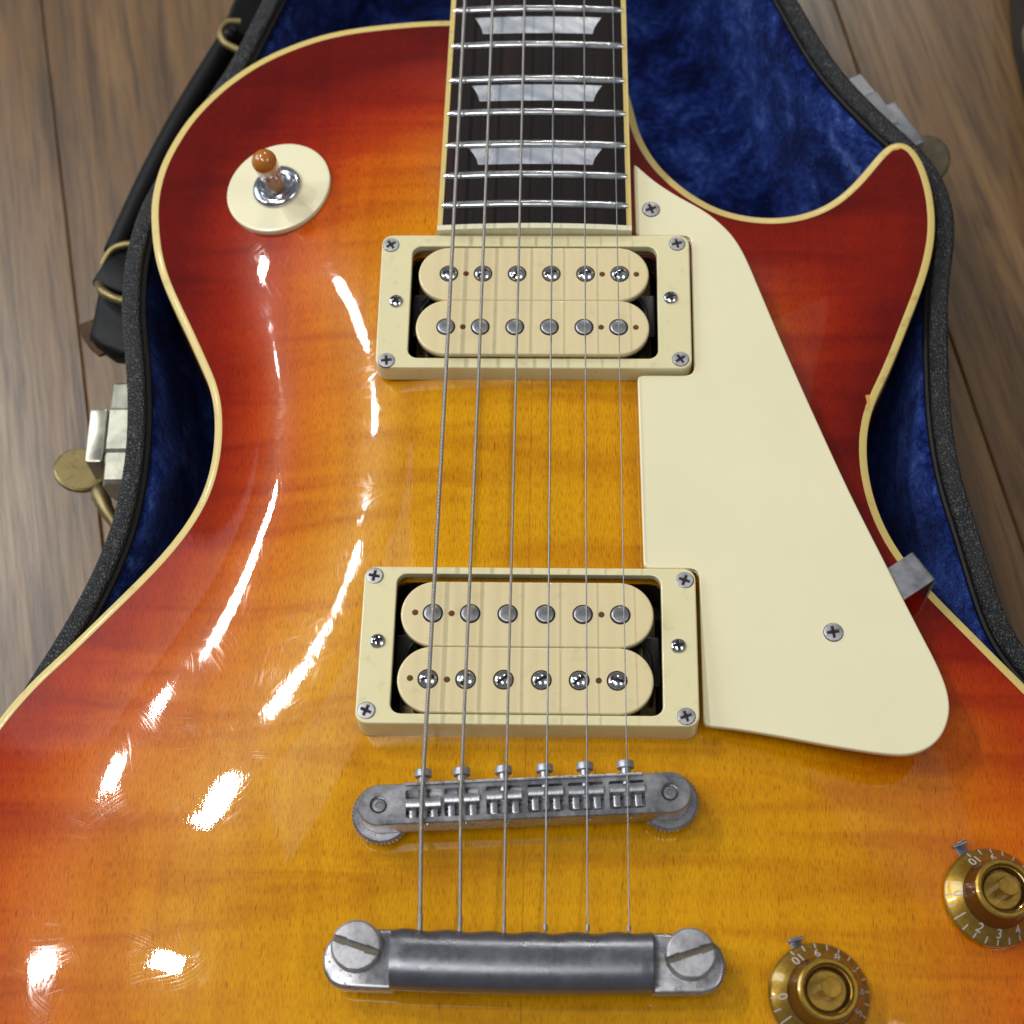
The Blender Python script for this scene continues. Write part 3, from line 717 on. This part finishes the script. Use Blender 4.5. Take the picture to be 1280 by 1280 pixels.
for i, (x, y) in enumerate(zip(SX, SY)):
    # saddle: chunky wedge with a ridge, on a narrower foot
    s = MB()
    prof = [(-1.5, 12.1), (-1.5, 13.6), (-.9, 14.6), (.2, 15.05), (1.15, 14.9), (1.3, 14.3), (1.3, 12.1)]
    hwid = 4.55
    loops = [[(xx, py_, pz) for py_, pz in prof] for xx in (-hwid, -hwid+.2, -.5, -.28, .28, .5, hwid-.2, hwid)]
    for q in (0, 7): loops[q] = [(p[0], p[1]*.88, 13.3+(p[2]-13.3)*.88) for p in loops[q]]
    for q in (3, 4): loops[q] = [(p[0], p[1], min(p[2], 14.55)) for p in loops[q]]
    s.add(*loft(loops, True, True)); s.add(*bevbox(1.7, 5.4, 2.9, .2, .3, 10.5, -2.7, -1.7)); s.add(*bevbox(1.7, 5.4, 2.9, .2, .3, 10.5, 2.7, -1.7))
    s.add(*tube([(0, 7.0, 12.4), (0, 1.2, 12.4)], 1.35, 12))
    me = mesh('saddle', xf((s.v, s.f))[0], s.f, 'saddle', 35); sd = put('saddle', me, (x, y, 0), br, (0, 0, th))
    # intonation screw with a slotted head north of the bridge
    sc = MB(); hy = 8.0+loc2((x-mid.x)/math.cos(th), 0)[1]-y
    L = []
    for k in range(46):
        yy = -4.2+k*(hy+3.6)/45; L.append([((1.0+.16*(k % 2))*math.cos(2*math.pi*j/12), yy, 12.2+(1.0+.16*(k % 2))*math.sin(2*math.pi*j/12)) for j in range(12)])
    sc.add(*loft(L, True, True))
    hv, hf = lathe([(1.9, 0), (2.2, .15), (2.2, 1.75), (2.05, 2.0)], 24, True, True)
    sc.add([(p[0], hy-1.0+p[2], 12.2+p[1]) for p in hv], [q[::-1] for q in hf])
    me = mesh('intonation_screw', sc.v, sc.f, 'steel', 30); put('intonation_screw', me, (x, y, 0), br, (0, 0, th))
    me = mesh('set_pin', *xf(lathe([(.55, 0), (.55, .5), (.3, .6)], 10, False, True), (0, 0, 0), (R(90), 0, 0)), 'chrome', 30)
    q = loc2((x-mid.x)/math.cos(th)+.8, -5.2); put('set_pin', me, (q[0], q[1], 12.2), br, (0, 0, th))

# ------------------------------------------------------------------ TAILPIECE
tl = empty('tailpiece', (.6, -41.6, 2), root)
# round bar, slightly bowed towards the tail
ns = 60; L = []
for i in range(ns+1):
    x = -31.9+63.9*i/ns; tt = x/32
    bow = -0.5*(1-tt*tt)
    scal = [math.sin(R(360*((x+30.7)/10.27)))][0]
    yb = -44.2+bow
    lp = []
    for j in range(28):
        a = 2*math.pi*j/28; ca, sa = math.cos(a), math.sin(a)
        yy = 7.5*np.sign(ca)*abs(ca)**.96; zz = 5.4*np.sign(sa)*abs(sa)**.96
        if ca > .6: yy += .55*(scal*.5-.2)*(ca-.6)/.4
        k = 1 if 1 < i < ns-1 else .985
        lp.append((x, yb+yy*k, 10.4+zz*k))
    L.append(lp)
v, f = loft(L, True, True); obj('tail_bar', v, f, 'tail', tl, smooth=50)
def ear(s):
    cx = -40.2 if s < 0 else 41.3; cy = -41.4; pts_ = []
    # rounded lug: outer end round, inner end straight, bottom edge long
    raw = [(9.6, 4.6), (0, 4.4), (-4.5, 3.6), (-7.4, 1.2), (-8.6, -2.4), (-8.1, -6.0), (-6.6, -8.6), (-3.6, -9.9), (9.6, -10.3)]
    P = np.array([(cx-s*p[0], cy+p[1]) for p in raw]); P = smooth_loop(resample(P, .5), 5)
    vf = loft([at_z(offset(P, .5), 4.4), at_z(P, 5.0), at_z(P, 9.6), at_z(offset(P, .35), 10.1), at_z(offset(P, .9), 10.3)], True, True)
    return vf
for s in (-1, 1):
    v, f = ear(s); obj('tail_lug', v, f, 'nickel', tl, smooth=45)
stud = head(6.3, .25, 'slot', .13, 1.3, 44, mats=('steel', 'slotgrime'), name='stud', base=3.4)
put('stud', stud, (-40.4, -41.5, 13.2), tl, (0, 0, R(-18))); put('stud', stud, (41.2, -42.2, 13.2), tl, (0, 0, R(18)))
for x in (-40.4, 41.2):
    v, f = lathe([(4.6, zbody(x, -42)-.2), (4.6, 2.0), (4.2, 2.4), (3.4, 2.4), (3.4, 5)], 24, True, True, (x, -42)); obj('stud_bushing', v, f, 'nickel', tl)

# ------------------------------------------------------------------ STRINGS
STR = [([(-22.6, 249.3), (-23.7, 126.4), (-25.0, 24.0), (-25.55, -5.6), (-24.9, -37.2)], .55, 'wound_e'),
       ([(-14.0, 249.3), (-14.6, 126.5), (-15.5, 24.1), (-15.75, -4.6), (-15.1, -37.3)], .45, 'wound_a'),
       ([(-4.1, 249.3), (-4.2, 126.5), (-4.4, 24.2), (-4.45, -3.9), (-4.3, -37.4)], .35, 'wound_d'),
       ([(5.0, 249.2), (5.4, 126.6), (5.75, 24.3), (5.75, -2.8), (5.8, -36.8)], .24, 'plain'),
       ([(14.3, 249.2), (15.1, 126.6), (15.75, 24.4), (15.9, -2.3), (16.2, -36.8)], .20, 'plain'),
       ([(23.1, 249.2), (24.6, 126.6), (25.7, 24.5), (26.05, -1.6), (26.3, -36.8)], .15, 'plain')]
for i, (pp, r_, mt) in enumerate(STR):
    zs = [13.0, 13.8, 15.0, 15.3, 12.0]; (x0, y0), (x1, y1) = pp[0], pp[1]
    ext = (x0+(x0-x1)/(y0-y1)*(YE-1-y0), YE-1, 12.0)
    P = [ext]+[(x, y, z+r_) for (x, y), z in zip(pp, zs)]
    x, y, z = P[-1]
    P = P[:-1]+[(x, y, z), (x-.1, y-1.6, z+.15), (x+.3, y-5, z+.1)] if False else P
    dense = []
    for a, b_ in zip(P[:-1], P[1:]):
        for q in range(6): dense.append(tuple(a[k]+(b_[k]-a[k])*q/6 for k in range(3)))
    dense.append(P[-1]); x, y, z = P[-1]; dense += [(x, y-1.0, z-.4), (x, y-2.2, z-1.2)]
    mb = MB(); mb.add(*tube(dense, r_, 14))
    # twisted end and ball wrap just before the tailpiece
    if i >= 3: mb.add(*tube([(x, y+1.2, z), (x, y-.2, z-.05)], r_+.35, 10))
    else: mb.add(*tube([(x, y+3.5, z+.3), (x, y-.4, z-.05)], r_+.14, 12))
    o = mb.obj('string', mt, root)
    o['label'] = ['thickest wound string', 'second thickest wound string', 'thinnest wound string', 'thickest plain string', 'middle plain string', 'thinnest plain string'][i]

# ------------------------------------------------------------------ TOGGLE SWITCH
SWX, SWY = -79.7, 193.6
zc = zbody(SWX, SWY)
sw = empty('toggle_switch', (SWX, SWY, zc), root)
gxs = (zbody(SWX+10, SWY)-zbody(SWX-10, SWY))/20; gys = (zbody(SWX, SWY+10)-zbody(SWX, SWY-10))/20
v, f = lathe([(16.4, -2.0), (16.6, -.2), (16.45, .12), (16.0, .25), (15.7, .25), (6.5, .25), (6.5, -1)], 72, False, False)
put('switch_plate', mesh('switch_plate', v, f, 'pick', 40), (SWX, SWY, zc+1.6), sw, (gys, -gxs, 0))
v, f = lathe([(7.7, 0), (7.8, .5), (7.6, 1.0), (6.9, 1.55), (5.9, 1.7), (5.7, 1.3), (5.5, 1.2), (5.3, 1.75), (4.9, 2.0), (4.5, 1.8), (4.3, 1.0), (4.2, .5)], 64, False, True)
put('switch_nut', mesh('switch_nut', v, f, 'chrome', 35), (SWX-.2, SWY-.2, zc+1.8), sw, (gys, -gxs, 0))
base_ = Vector((-79.3, 192.6, zc+.8)); tip_ = Vector((-80.9, 190.0, zc+20.3)); dd = (tip_-base_).normalized()
v, f = tube([base_, base_+dd*5], 1.4, 16); obj('switch_lever', v, f, 'chrome', sw)
P = [base_+dd*3.4, base_+dd*3.6, base_+dd*6, base_+dd*10, base_+dd*13.2]
v, f = tube(P, [2.3, 2.5, 2.7, 3.1, 3.45], 28); obj('switch_tip_sleeve', v, f, 'palet', sw, smooth=50)
lo = []; LL = (tip_-base_).length
for k in range(12):
    a = k/11*math.pi/2; lo.append((base_+dd*(LL-.3+3.8*math.sin(a)), max(.02, 3.78*math.cos(a))))
lo = [(base_+dd*12.9, 3.4), (base_+dd*13.1, 3.62)]+lo
v, f = tube([p for p, _ in lo], [r for _, r in lo], 32); obj('switch_tip', v, f, 'amber', sw, smooth=60)

# ------------------------------------------------------------------ KNOBS
def knob(cx, cy, zero_deg, tiltdeg=(0, 0)):
    zb = zbody(cx, cy)+.4
    k = empty('control_knob', (cx, cy, zb), root)
    g1 = (zbody(cx+8, cy)-zbody(cx-8, cy))/16; g2 = (zbody(cx, cy+8)-zbody(cx, cy-8))/16; rot = (g2, -g1, 0)
    prof = [(12.3, .2), (12.7, .5), (12.75, 1.3), (12.55, 1.7), (12.0, 2.1), (8.9, 4.6), (8.4, 5.6), (7.9, 9.6), (7.6, 10.6), (7.1, 11.0), (6.4, 11.0), (6.1, 10.7), (5.9, 10.1), (5.7, 10.0), (5.5, 9.6), (5.3, 8.2), (5.1, 8.1), (4.9, 8.6), (4.7, 8.75), (2.7, 8.75)]
    v, f = lathe(prof, 96, True, True)
    mi = [1 if 5 <= a//96 <= 7 or 13 <= a//96 <= 15 else 0 for a in range(96*(len(prof)-1))]+[0, 0]
    put('knob_body', mesh('knob_body', v, f, ['goldlac', 'darkamber'], 28, mi), (cx, cy, zb), k, rot)
    n = 48; L = []
    for rr, z in ((2.55, 7.0), (2.55, 13.4), (2.3, 13.8), (.3, 13.85)):
        L.append([((rr+(.13*(-1)**i if rr > 2.4 else 0))*math.cos(2*math.pi*i/n), (rr+(.13*(-1)**i if rr > 2.4 else 0))*math.sin(2*math.pi*i/n), z) for i in range(n)])
    v, f = loft(L, False, True); put('knob_shaft', mesh('knob_shaft', v, f, ['goldlac', 'darkamber'], 25, [1]*n+[0]*(len(f)-n)), (cx, cy, zb), k, rot)
    cone = lambda r: 2.1+(12.0-r)/3.1*2.5+.05
    def onc(x, y):
        r = math.hypot(x, y); return (x, y, cone(r) if r < 12.0 else 2.1+.06-(r-12)*.73)
    mb = MB()
    for q in range(21):
        a = R(zero_deg+14.9*q); r0 = 11.2 if q % 2 == 0 else 10.9; r1 = 12.45; d = Vector((math.cos(a), math.sin(a))); t = Vector((-d.y, d.x))*.17
        if q == 2: r0 = 9.7
        ring_ = []
        for rr in (r0, 11.6, 12.0, r1): ring_.append((onc(*(d*rr-t)), onc(*(d*rr+t))))
        vv = [p for pr in ring_ for p in pr]; mb.add(vv, [(2*i, 2*i+2, 2*i+3, 2*i+1) for i in range(3)])
    for num in range(0, 11):
        if num == 1: continue
        c = bpy.data.curves.new('digit', 'FONT'); c.body = str(num); c.size = 2.9; c.align_x = 'CENTER'; c.align_y = 'CENTER'; c.offset = .02
        to = bpy.data.objects.new('digit', c); col.objects.link(to); dg = bpy.context.evaluated_depsgraph_get()
        tm = to.evaluated_get(dg).to_mesh(); vs = [v_.co.copy() for v_ in tm.vertices]; fs = [tuple(p.vertices) for p in tm.polygons]; to.evaluated_get(dg).to_mesh_clear()
        bpy.data.objects.remove(to); bpy.data.curves.remove(c)
        a = R(zero_deg+29.8*num); ro = a+math.pi/2; cr, sr = math.cos(ro), math.sin(ro); rc = 10.0
        out = []
        for p in vs:
            x = p.x*1.1; y = p.y; out.append(onc(rc*math.cos(a)+cr*x-sr*y, rc*math.sin(a)+sr*x+cr*y))
        mb.add(out, fs)
    put('dial_marking', mesh('dial_marking', mb.v, mb.f, 'print', 0), (cx, cy, zb), k, rot)
    return k
g = NT('lacquered_gold'); vv_ = g.coords(); nn = g.noise(vv_, 900, 3, .6)
g.l(g.ramp(nn, [(.3, srgb(160, 132, 56)), (.7, srgb(186, 158, 80))]), g.b.inputs['Base Color']); g.set(Metallic=.85, Roughness=.36, Coat_Weight=1., Coat_Roughness=.05, Coat_Tint=srgb(250, 236, 200))
g.bump(nn, .1, .0001); M['goldlac'] = g.m; M['darkamber'] = simple('dark_amber_plastic', srgb(84, 54, 18), .25, .4, coat=.5)
k1 = knob(73.4, -49.4, 186); k2 = knob(119.7, -23.0, 180)
k1['label'] = 'gold dial knob nearer the tailpiece'; k2['label'] = 'gold dial knob nearer the body edge'
def pointer(x0, y0, x1, y1):
    d = Vector((x1-x0, y1-y0)); a = math.atan2(d.y, d.x); z = zbody(x0, y0)+.15
    mb = MB(); mb.add(*bevbox(10, 2.7, .5, .12, .4, 0, 2, 0)); mb.add(*bevbox(.9, 3.8, 2.2, .15, .3, 0, 6.9, 0)); 
    o = put('knob_pointer', mb.mesh('knob_pointer', 'tail'), (x0, y0, z), root, (0, 0, a)); return o
pointer(70.0, -42.6, 68.4, -36.6); pointer(115.5, -15.6, 113.0, -10.2)
# ------------------------------------------------------------------ PICKGUARD BRACKET
mb = MB()
d = Vector((.82, .57, 0)).normalized(); c0 = Vector((98.5, 58.8, 2.3)); t = Vector((-d.y, d.x, 0))
path = [(-6, 0), (3, 0), (9.4, 0), (10.2, -.2), (10.8, -.8), (11.1, -1.8), (11.2, -5), (11.2, -22)]
L = []
for s_, z_ in path:
    L.append([tuple(c0+d*s_+t*w+Vector((0, 0, z_+h))) if s_ < 9.5 else tuple(c0+d*(s_+h)+t*w+Vector((0, 0, z_))) for w, h in ((-4.8, 0), (4.8, 0), (4.8, -1.1), (-4.8, -1.1))])
v, f = loft(L, True, True); obj('pickguard_bracket', v, f, 'bracket', root, smooth=30)

# ------------------------------------------------------------------ CASE
case = empty('guitar_case', (0, 60, -82))
tag(case, 'open black vinyl hard case lined in royal blue plush, holding the guitar', 'guitar case')
CL = [(-92.9, 275.8), (-98.3, 259.2), (-103.0, 246.4), (-108.5, 235.0), (-117, 214), (-124, 198), (-127.0, 184.5), (-128.0, 172.1), (-127.6, 162.9), (-126.5, 152.0), (-124.4, 141.3), (-122.0, 126.2), (-120.7, 111.1), (-120.9, 95.9), (-122.6, 81.3), (-127.2, 65.6), (-133.6, 49.7), (-140.0, 36.3), (-147, 22), (-158, 4), (-168, -15), (-177, -45), (-176, -85), (-164, -128), (-138, -168), (-95, -200), (-40, -214), (0, -216), (40, -214), (95, -200), (138, -168), (164, -128), (176, -85), (178, -45), (172, -12), (162, 12), (149, 33), (135.1, 53.0), (131.2, 67.3), (128.0, 83.8), (124.6, 100.7), (123.2, 118.1), (124.1, 145.8), (126.0, 166), (128.5, 180), (129.5, 192), (127.5, 204), (121, 216), (110.1, 229.3), (97.2, 247.7), (85.1, 275.1), (74, 305), (62, 345), (56, 400), (55, 430), (-58, 430), (-60, 400), (-67, 345), (-80, 310)]
cout = smooth_loop(catmull(CL, 3.0), 2); RZ = -17.5
o4 = offset(cout, 5.6)
v, f = loft([at_z(offset(cout, 6), -82), at_z(offset(cout, 1.5), -80.5), at_z(cout, -76), at_z(cout, RZ-1.6), at_z(offset(cout, .35), RZ-.5), at_z(offset(cout, 1.2), RZ), at_z(offset(cout, 4.6), RZ), at_z(offset(cout, 5.4), RZ-.5), at_z(offset(cout, 5.7), RZ-2), at_z(offset(cout, 5.7), RZ-6)], True, False)
obj('case_shell', v, f, 'vinyl', case, smooth=50)
v, f = tube([(p[0], p[1], RZ-2.6) for p in offset(cout, 6.4)]+[(offset(cout, 6.4)[0][0], offset(cout, 6.4)[0][1], RZ-2.6)], 1.1, 8, False)
obj('inner_piping', v, f, 'leather', case)
# plush lining: puffy wall sloping to the floor
L = [at_z(offset(cout, 6.3), RZ-5)]
# soft, slightly lumpy wall rings
P = offset(cout, 7.0); 
for q, (off, z) in enumerate(((7.4, -22.5), (8.6, -26), (10.2, -32), (11.6, -40), (12.8, -50), (14.5, -60), (17, -68), (21, -73), (26, -75))):
    P = offset(cout, off); k = np.arange(len(P)); w = .9*np.sin(k*.23+q*.5)+.6*np.sin(k*.61+1.3*q)+.5*np.sin(k*.11)
    P = P+normals2(P)*(w*.7)[:, None]; L.append([(a, b_, z) for a, b_ in P])
v, f = loft(L, False, True); obj('plush_lining', v, f, 'plush', case, smooth=80)
# ---- latches
def latch(x, y, ang, lab, disc, hook, mt='latch'):
    """local x points away from the case, y along its rim"""
    e = empty('latch', (x, y, -40), case); e['label'] = lab
    def P_(name, vf, mat, sm=35):
        v = [(p[0], p[1], p[2]) for p in xf(vf, (0, 0, 0), (0, 0, ang))[0]]; return put(name, mesh(name, v, vf[1], mat, sm), (x, y, 0), e)
    # back plate on the shell: a lobed plate seen nearly edge on
    mbp = MB()
    L = []
    for yy, hh in ((-17, 3), (-16, 7), (-10, 8), (-7.5, 9), (-6.5, 12), (6.5, 12), (7.5, 9), (10, 8), (16, 7), (17, 3)):
        hw = hh; L.append([(-7, yy, -33-hw), (1.7, yy, -33-hw), (2.3, yy, -33-hw*.6), (2.6 if abs(yy) > 7.3 else 1.8, yy, -29+hw*.3), (1.7, yy, -27+hw*.3), (-7, yy, -27+hw*.3)])
    P_('latch_plate', loft(L, True, True), mt)
    vf = bevbox(5.4, 18.4, 13, .6, .7, -46, 7.9, -3.0); P_('latch_box', vf, mt)
    vf = bevbox(7, 9, 8, .5, .6, -45, 4.2, -3.6); P_('latch_hinge', vf, 'saddle')
    v, f = lathe([(7.9, -1.1), (8.4, -.7), (8.4, .4), (7.8, .9), (.5, 1.2)], 40, True, True); vf = xf((v, f), (disc[0], disc[1], -57), (R(12), R(-14), 0)); P_('latch_disc', vf, 'brass' if mt == 'latch' else 'olddisc')
    v, f = tube([tuple(q) for q in hook], [1.8, 1.9, 2.4, 3.0, 2.2], 14); P_('latch_hook', (v, f), 'brass' if mt == 'latch' else 'olddisc')
    return e
latch(-126.2, 118, R(181), 'worn silver latch with a brass disc on the left wall of the case', (18.5, -2.6), [(3, 20, -54), (5, 17.5, -53), (8.0, 13, -53), (10.5, 7.6, -53.5), (11.5, 5.5, -54)])
latch(111.0, 235.5, R(28), 'dull grey latch behind the guitar horn', (19.5, -5.8), [(8, -24, -56), (10, -21, -55), (13.0, -16, -55), (15.5, -12.5, -55.5), (16.5, -11, -56)], 'bracket')
# ---- handle
h = empty('carry_handle', (-125, 235, -50), case); h['label'] = 'black leather carry handle held by brass loops on the outside of the case'
p0 = Vector((-109, 281, -46)); p1 = Vector((-140.5, 196, -50)); dv = (p1-p0)
L = []
for q in range(25):
    t_ = q/24; c = p0+dv*t_+Vector((-1.0, .3, 0))*math.sin(math.pi*t_)*2.0; n_ = Vector((dv.y, -dv.x, 0)).normalized()
    L.append([tuple(c+n_*(4.2*math.cos(a))+Vector((0, 0, 1))*(5*math.sin(a))) for a in [2*math.pi*j/14 for j in range(14)]])
v, f = loft(L, True, True); obj('grip', v, f, 'leather', h, smooth=60)
sm = lambda P: [tuple(p) for p in catmull(P, .7, False)]
v, f = tube(sm([(-104.0, 283, -38), (-108.5, 282.0, -37), (-110.3, 278, -37), (-108.2, 273.2, -37), (-102, 270.4, -38)]), 1.3, 12); obj('brass_loop', v, f, 'brass', h)
v, f = tube(sm([(-126, 194, -42), (-134, 194.6, -41), (-139.4, 193.2, -42), (-142.5, 189, -44)]), 1.3, 12); obj('brass_loop', v, f, 'brass', h)
v, f = tube(sm([(-127, 172.5, -42), (-136, 174, -41), (-141.3, 178, -42), (-143.2, 183, -45)]), 1.5, 12); obj('brass_loop', v, f, 'brass', h)
# leather wrap between the loops
L = []
for (ax_, ay_), (bx_, by_) in (((-98, 279), (-107.6, 281.5)), ((-96, 284), (-110.6, 285.5)), ((-94, 292), (-108.5, 294)), ((-90, 302), (-104.5, 306)), ((-88, 306), (-98, 309))):
    L.append([(ax_, ay_, -46), (bx_+2, by_, -40.4), (bx_+.4, by_, -41.4), (bx_, by_, -46), (bx_+1, by_, -50), (ax_, ay_, -52)])
v, f = loft(L, True, True); obj('leather_loop', v, f, 'leather', h, smooth=50)
L = []
for (ax_, ay_), (bx_, by_) in (((-127, 176), (-142.0, 179.5)), ((-127, 181), (-145.4, 182.2)), ((-127, 188), (-141.2, 191.6)), ((-127, 193), (-136.6, 194.5))):
    L.append([(ax_, ay_, -46), (bx_+2, by_, -42.4), (bx_+.4, by_, -43.4), (bx_, by_, -46), (bx_+1, by_, -50), (ax_, ay_, -52)])
v, f = loft(L, True, True); obj('leather_loop', v, f, 'leather', h, smooth=50)
# frayed strap end below the loops
L = []
for (ax_, ay_), (bx_, by_) in (((-127, 157), (-137.5, 157.5)), ((-127, 160), (-142.5, 161)), ((-127, 164), (-145.5, 164.5)), ((-127, 168), (-145, 169)), ((-127, 176), (-144.5, 181))):
    L.append([(ax_, ay_, -54), (ax_, ay_, -47), (bx_+3, by_, -46.5), (bx_+.8, by_, -47.5), (bx_, by_, -50), (bx_+1, by_, -54)])
v, f = loft(L, True, True); obj('strap_end', v, f, 'leather', h, smooth=60)
L = []
for (x0_, y0_), wd in (((-141.5, 158.6), 1.6), ((-144.5, 161.5), 2.6), ((-147.2, 165.5), 3.6), ((-148.8, 169.8), 4.2), ((-146.8, 171.2), 2.0)):
    L.append([(x0_-wd*.3, y0_, -52), (x0_+wd, y0_+.8, -52), (x0_+wd, y0_+.8, -50.2), (x0_-wd*.3, y0_, -50.6)])
v, f = loft(L, True, True); obj('torn_edge', v, f, 'torn', h, smooth=0)

# ------------------------------------------------------------------ SECOND CASE at the right edge
c2 = empty('guitar_case', (240, 320, -82)); tag(c2, 'corner of a closed black case with a silver catch, far upper right on the floor', 'guitar case')
C2 = smooth_loop(catmull([(172.6, 336), (171.4, 308), (172.4, 292), (174.5, 276), (181, 260), (195, 244), (217, 232), (260, 226), (310, 232), (345, 255), (355, 300), (345, 360), (320, 420), (300, 520), (200, 520), (180, 420), (170, 360)], 3.), 2)
v, f = loft([at_z(offset(C2, 4), -82), at_z(C2, -79), at_z(C2, -45), at_z(offset(C2, .6), -43.5), at_z(offset(C2, 1.5), -43), at_z(offset(C2, 1.5), -42.6), at_z(offset(C2, .4), -42), at_z(C2, -40), at_z(C2, -24), at_z(offset(C2, 2), -20.5), at_z(offset(C2, 6), -19)], True, True)
obj('case_shell', v, f, 'vinyl', c2, smooth=50)
vf = bevbox(2.4, 9.5, 14, .5, .5, -60, 170.6, 291.5); obj('catch', *xf(vf), 'latch', c2)
